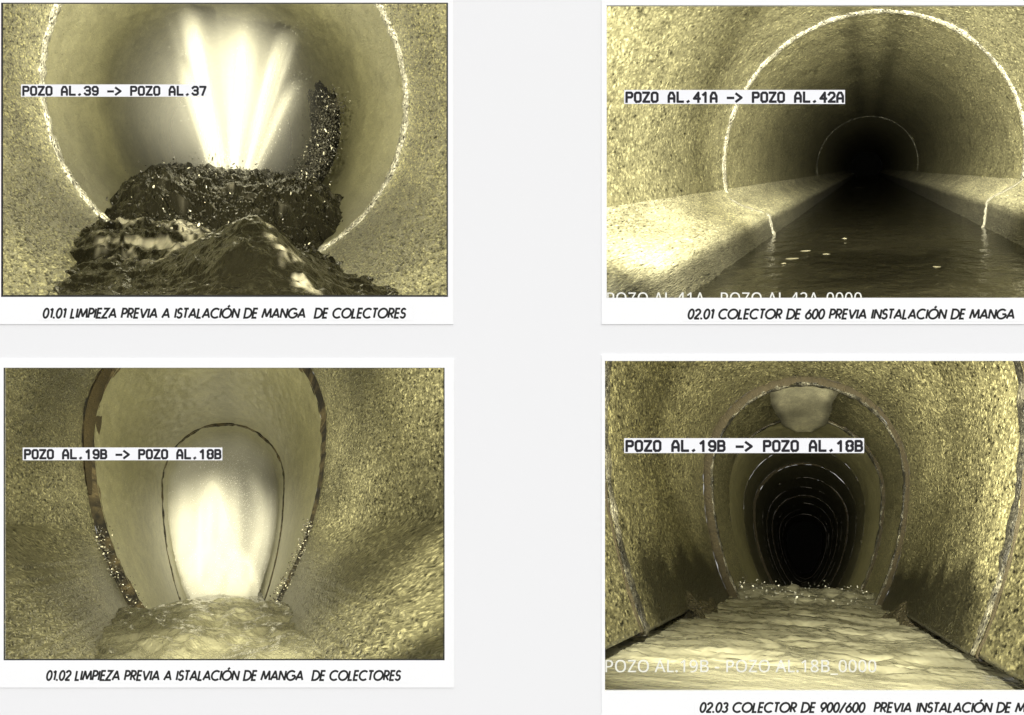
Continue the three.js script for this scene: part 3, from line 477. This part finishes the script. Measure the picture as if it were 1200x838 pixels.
// ------------------------------------------------------------------ lower right: dark egg-shaped pipe with many joints and pale fast water
{
  const fr = pipeFrame(VIEW[3], [40, 26, 20, 20], 1.25), R = 0.3, ox = -0.003, oy = 0.2336, JT = [1.45, 3.08, 3.9, 5.07, 6, 7.1, 8.2, 9.4, 10.8, 12.4, 14], base = (k) => egg(R * (k < 2 ? 1 : 0.965 + 0.012 * Math.sin(k * 2.1)), ox + (k < 2 ? 0 : 0.006 * Math.sin(k * 4)), oy);
  const E0 = base(0);
  // below the springing the front chamber is wider than the pipe behind it
  const chamber = (E, y0, W) => ({ len: E.len, at: (a) => { const [x, y] = E.at(a); return [x + Math.sign(x - ox) * W * smooth(y0, y0 - 0.014, y + 0.03 * fbm(a * 14, 2, 1, 4)) * Math.min(1, Math.abs(x - ox) / 0.05), y]; } });
  const mouth = chamber(E0, -0.125, 0.12), mid = chamber(base(1), -0.125, 0.1);
  const g = pipeThing(fr, 'dark egg shaped pipe with many joints and pale fast water');
  const stainAndShade = (k) => (x, y, t) => { const a = x - ox, low = k === 2 ? 0 : 0; let v = 0.95 + 0.4 * fbm(x * 4, y * 4, t * 1.3 + k) + low; if (k === 2) v *= 1 - 0.45 * smooth(0.44, 0.5, y) * (1 - smooth(0.13, 0.2, Math.abs(a))); if (k > 3) v *= 0.5; if (k > 4) v *= 0.7; if (k < 2) v = (v + 0.3 * fbm(x * 9, y * 9, t * 2)) * mix(0.6, 1, smooth(-0.05, 0.18, y + 0.1 * fbm(x * 5, t * 3, k))) * mix(1, mix(0.16, 1, smooth(-0.055, 0.01, y + 0.05 * fbm(x * 11, t * 9, k + 5))), smooth(1.45, 1.7, t)); return grey3(v, 0.9); };  // crown stain bands and mottling, darker low down; unlit depth painted into far sections
  part(g, wall(fr, fr.t0, JT[0] - 0.004, mouth, mouth, { n: 320, s: 40, seed: 31, color: stainAndShade(0) }), ROUGH, 'pipe_section');
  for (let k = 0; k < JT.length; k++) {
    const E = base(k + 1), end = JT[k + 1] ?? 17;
    if (k === 0) { part(g, wall(fr, JT[0] + 0.02, 2.64, mid, base(1), { n: 400, s: 100, seed: 32, color: stainAndShade(1), ease: (w) => smooth(0.95, 1, w) }), ROUGH, 'pipe_section'); part(g, wall(fr, 2.64, end - 0.022, E, E, { n: 400, s: 30, seed: 32, color: stainAndShade(1) }), ROUGH, 'pipe_section'); }
    if (k) part(g, wall(fr, JT[k] + 0.02, end - 0.022, E, E, { n: k < 2 ? 340 : 200, s: k < 2 ? 110 : 50, seed: 32 + k, color: stainAndShade(k + 1) }), k < 2 ? ROUGH : FINE, 'pipe_section');
    part(g, wall(fr, JT[k] - (k ? 0.022 : 0.004), JT[k] + (k ? 0.024 : 0.022), k ? base(k) : mouth, k ? E : mid, { n: 360, s: 6, seed: 50 + k, amp: 0.01, fine: 0.008, edge: (a, t, u) => 1 + Math.sin(Math.PI * u) * 0.03 }), GAP, 'joint_gap');
    if (k < 3) part(g, ringOf(fr, JT[k] + 0.04, k ? E : mid, [[0.003, -0.016], [-0.004, -0.01], [-0.005, 0.01], [0.003, 0.026]], { wob: 0.95, freq: 16, seed: 60 + k, color: (x, y, t, a) => grey3(Math.max(0.05, (k ? 0.12 : 0.16) + 0.45 * fbm(a * 9, k)), 0.6) }), MORTAR, 'joint_ring');
  }
  part(g, cap(fr, 16.9, 1.5), END, 'far_end');
  // pale smooth patch on the crown behind the second joint
  { const E = base(2), PM = concrete('pale_patch', fineTex, [0.95, 0.93, 0.72], 0.6, 0.004);
    const q = surface(fr, JT[1] + 0.05, 4.35, 40, 50, (u, t) => { const w = mix(0.31, 0.23, (t - 3.1) / 1.2) * Math.sqrt(1 - 0.75 * smooth(3.95, 4.35, t)), a = Math.PI / 2 + 0.02 + (0.5 - u) * w * 2 * (1 + 0.1 * fbm(t * 5, u > 0.5 ? 3 : 9)), [x, y] = E.at(mix(a, a, 1)); return [ox + (x - ox) * 0.984, oy + (y - oy) * 0.984, grey3((1.1 + 0.7 * fbm(x * 14, t * 4)) * mix(0.3, 1, smooth(0, 0.2, Math.min(u, 1 - u) + 0.06 * fbm(t * 9, u * 6))), 0.4)]; });
    part(g, q, PM, 'repair_patch'); }
  // banks of silt against both walls
  const bank = (side, t0, xi, top, s) => surface(fr, t0, t0 + 0.5, 110, 60, (u, t) => {
    const v = (t - t0) / 0.5, up = smooth(0, 0.45, v), x = mix(0.52, xi, u), low = smooth(xi - 0.02, xi + 0.09, x + 0.07 * fbm(v * 5, x * 12, s)), n = 0.045 * fbm(x * 13, up * 2 + v, s, 5) + 0.01 * noise(x * 60, up * 10, s);
    return [side * (x + 0.9 * n), mix(-0.24, mix(-0.24, top, low) + n, up), grey3(0.8 + 0.9 * fbm(x * 14, up * 4, s), 0.5), n * 1.5 + 0.1 * v - v * 0.3 * (1 - v) - 1.7 * smooth(xi + 0.05, 0.52, x) * 0.42 + 0.12 * fbm(x * 9, s, 3, 3)];
  }, { ku: 1.8, kv: 0.8, ky: 1.8 });
  part(g, bank(-1, 1.95, 0.16, -0.1, 2), SILT, 'silt_bank');
  part(g, bank(1, 2.05, 0.18, -0.095, 6), SILT, 'silt_bank');
  const WM = water('pale_milky_water', [0.315, 0.31, 0.23], 0.16, 0.007);
  const H = (x, t) => -0.146 + 0.011 * smooth(1.3, 1.5, t) * fbm(x * 7, t * 8, 2, 4) + 0.011 * smooth(1.2, 1.45, t) * (0.4 - Math.abs(fbm(x * 11, t * 20, 5, 4)) * 2) + 0.03 * Math.exp(-(((t - 3.5) / 0.3) ** 2)) - 0.2 * smooth(3.6, 4.3, t) + 0.014 * smooth(2.8, 3.3, t) * fbm(x * 26, t * 8, 8, 3);
  placed(fr, surface(fr, fr.t0 + 0.02, 12, 340, 420, (u, t) => { const w = 0.56, x = mix(-w, w, u); return [x, H(x, t), grey3(0.8 + 0.4 * fbm(x * 6, t * 9, 3) + 0.6 * smooth(0.1, 0.4, fbm(x * 7, t * 20, 5, 4)), 0.12)]; }, { ku: 1.1, kv: 0.9 }), WM, 'water', 'pale milky water rushing toward the front of the dark egg pipe', null, null, 'structure');
  scatter(fr, 'water_splash', 'white flecks of foam along the crest of the pale water', 'foam', FOAM, 130, () => {
    const t = mix(3.0, 3.75, rnd()), x = gauss() * 0.14 - 0.02, s = mix(0.001, 0.0032, rnd() ** 2.5), b = mix(0.2, 0.9, rnd() ** 2);
    return { p: [x, H(x, t) + 0.004 + 0.02 * rnd() ** 3, t], s: [s * 1.6, s, s], r: [rnd() * 6, rnd() * 6, rnd() * 6], c: [b, b, b * 0.85] };
  }, dropGeo);
  lamp(694, 662, [[1180, 695, 2.1, 3.6, 30, 1]], 'left of the dark egg pipe');  // two low lamps added to brighten the sides just above the water
  lamp(1297, 662, [[740, 695, 2.1, 4.4, 30, 1]], 'right of the dark egg pipe');
  lamp(930, 412, [[960, 640, 2.8, 6.6, 75, 1], [1110, 600, 2.7, 18, 24, 1], [945, 520, 4.6, 80, 15, 1]], 'above the dark egg shaped pipe');
}
renderer.render(scene, camera);
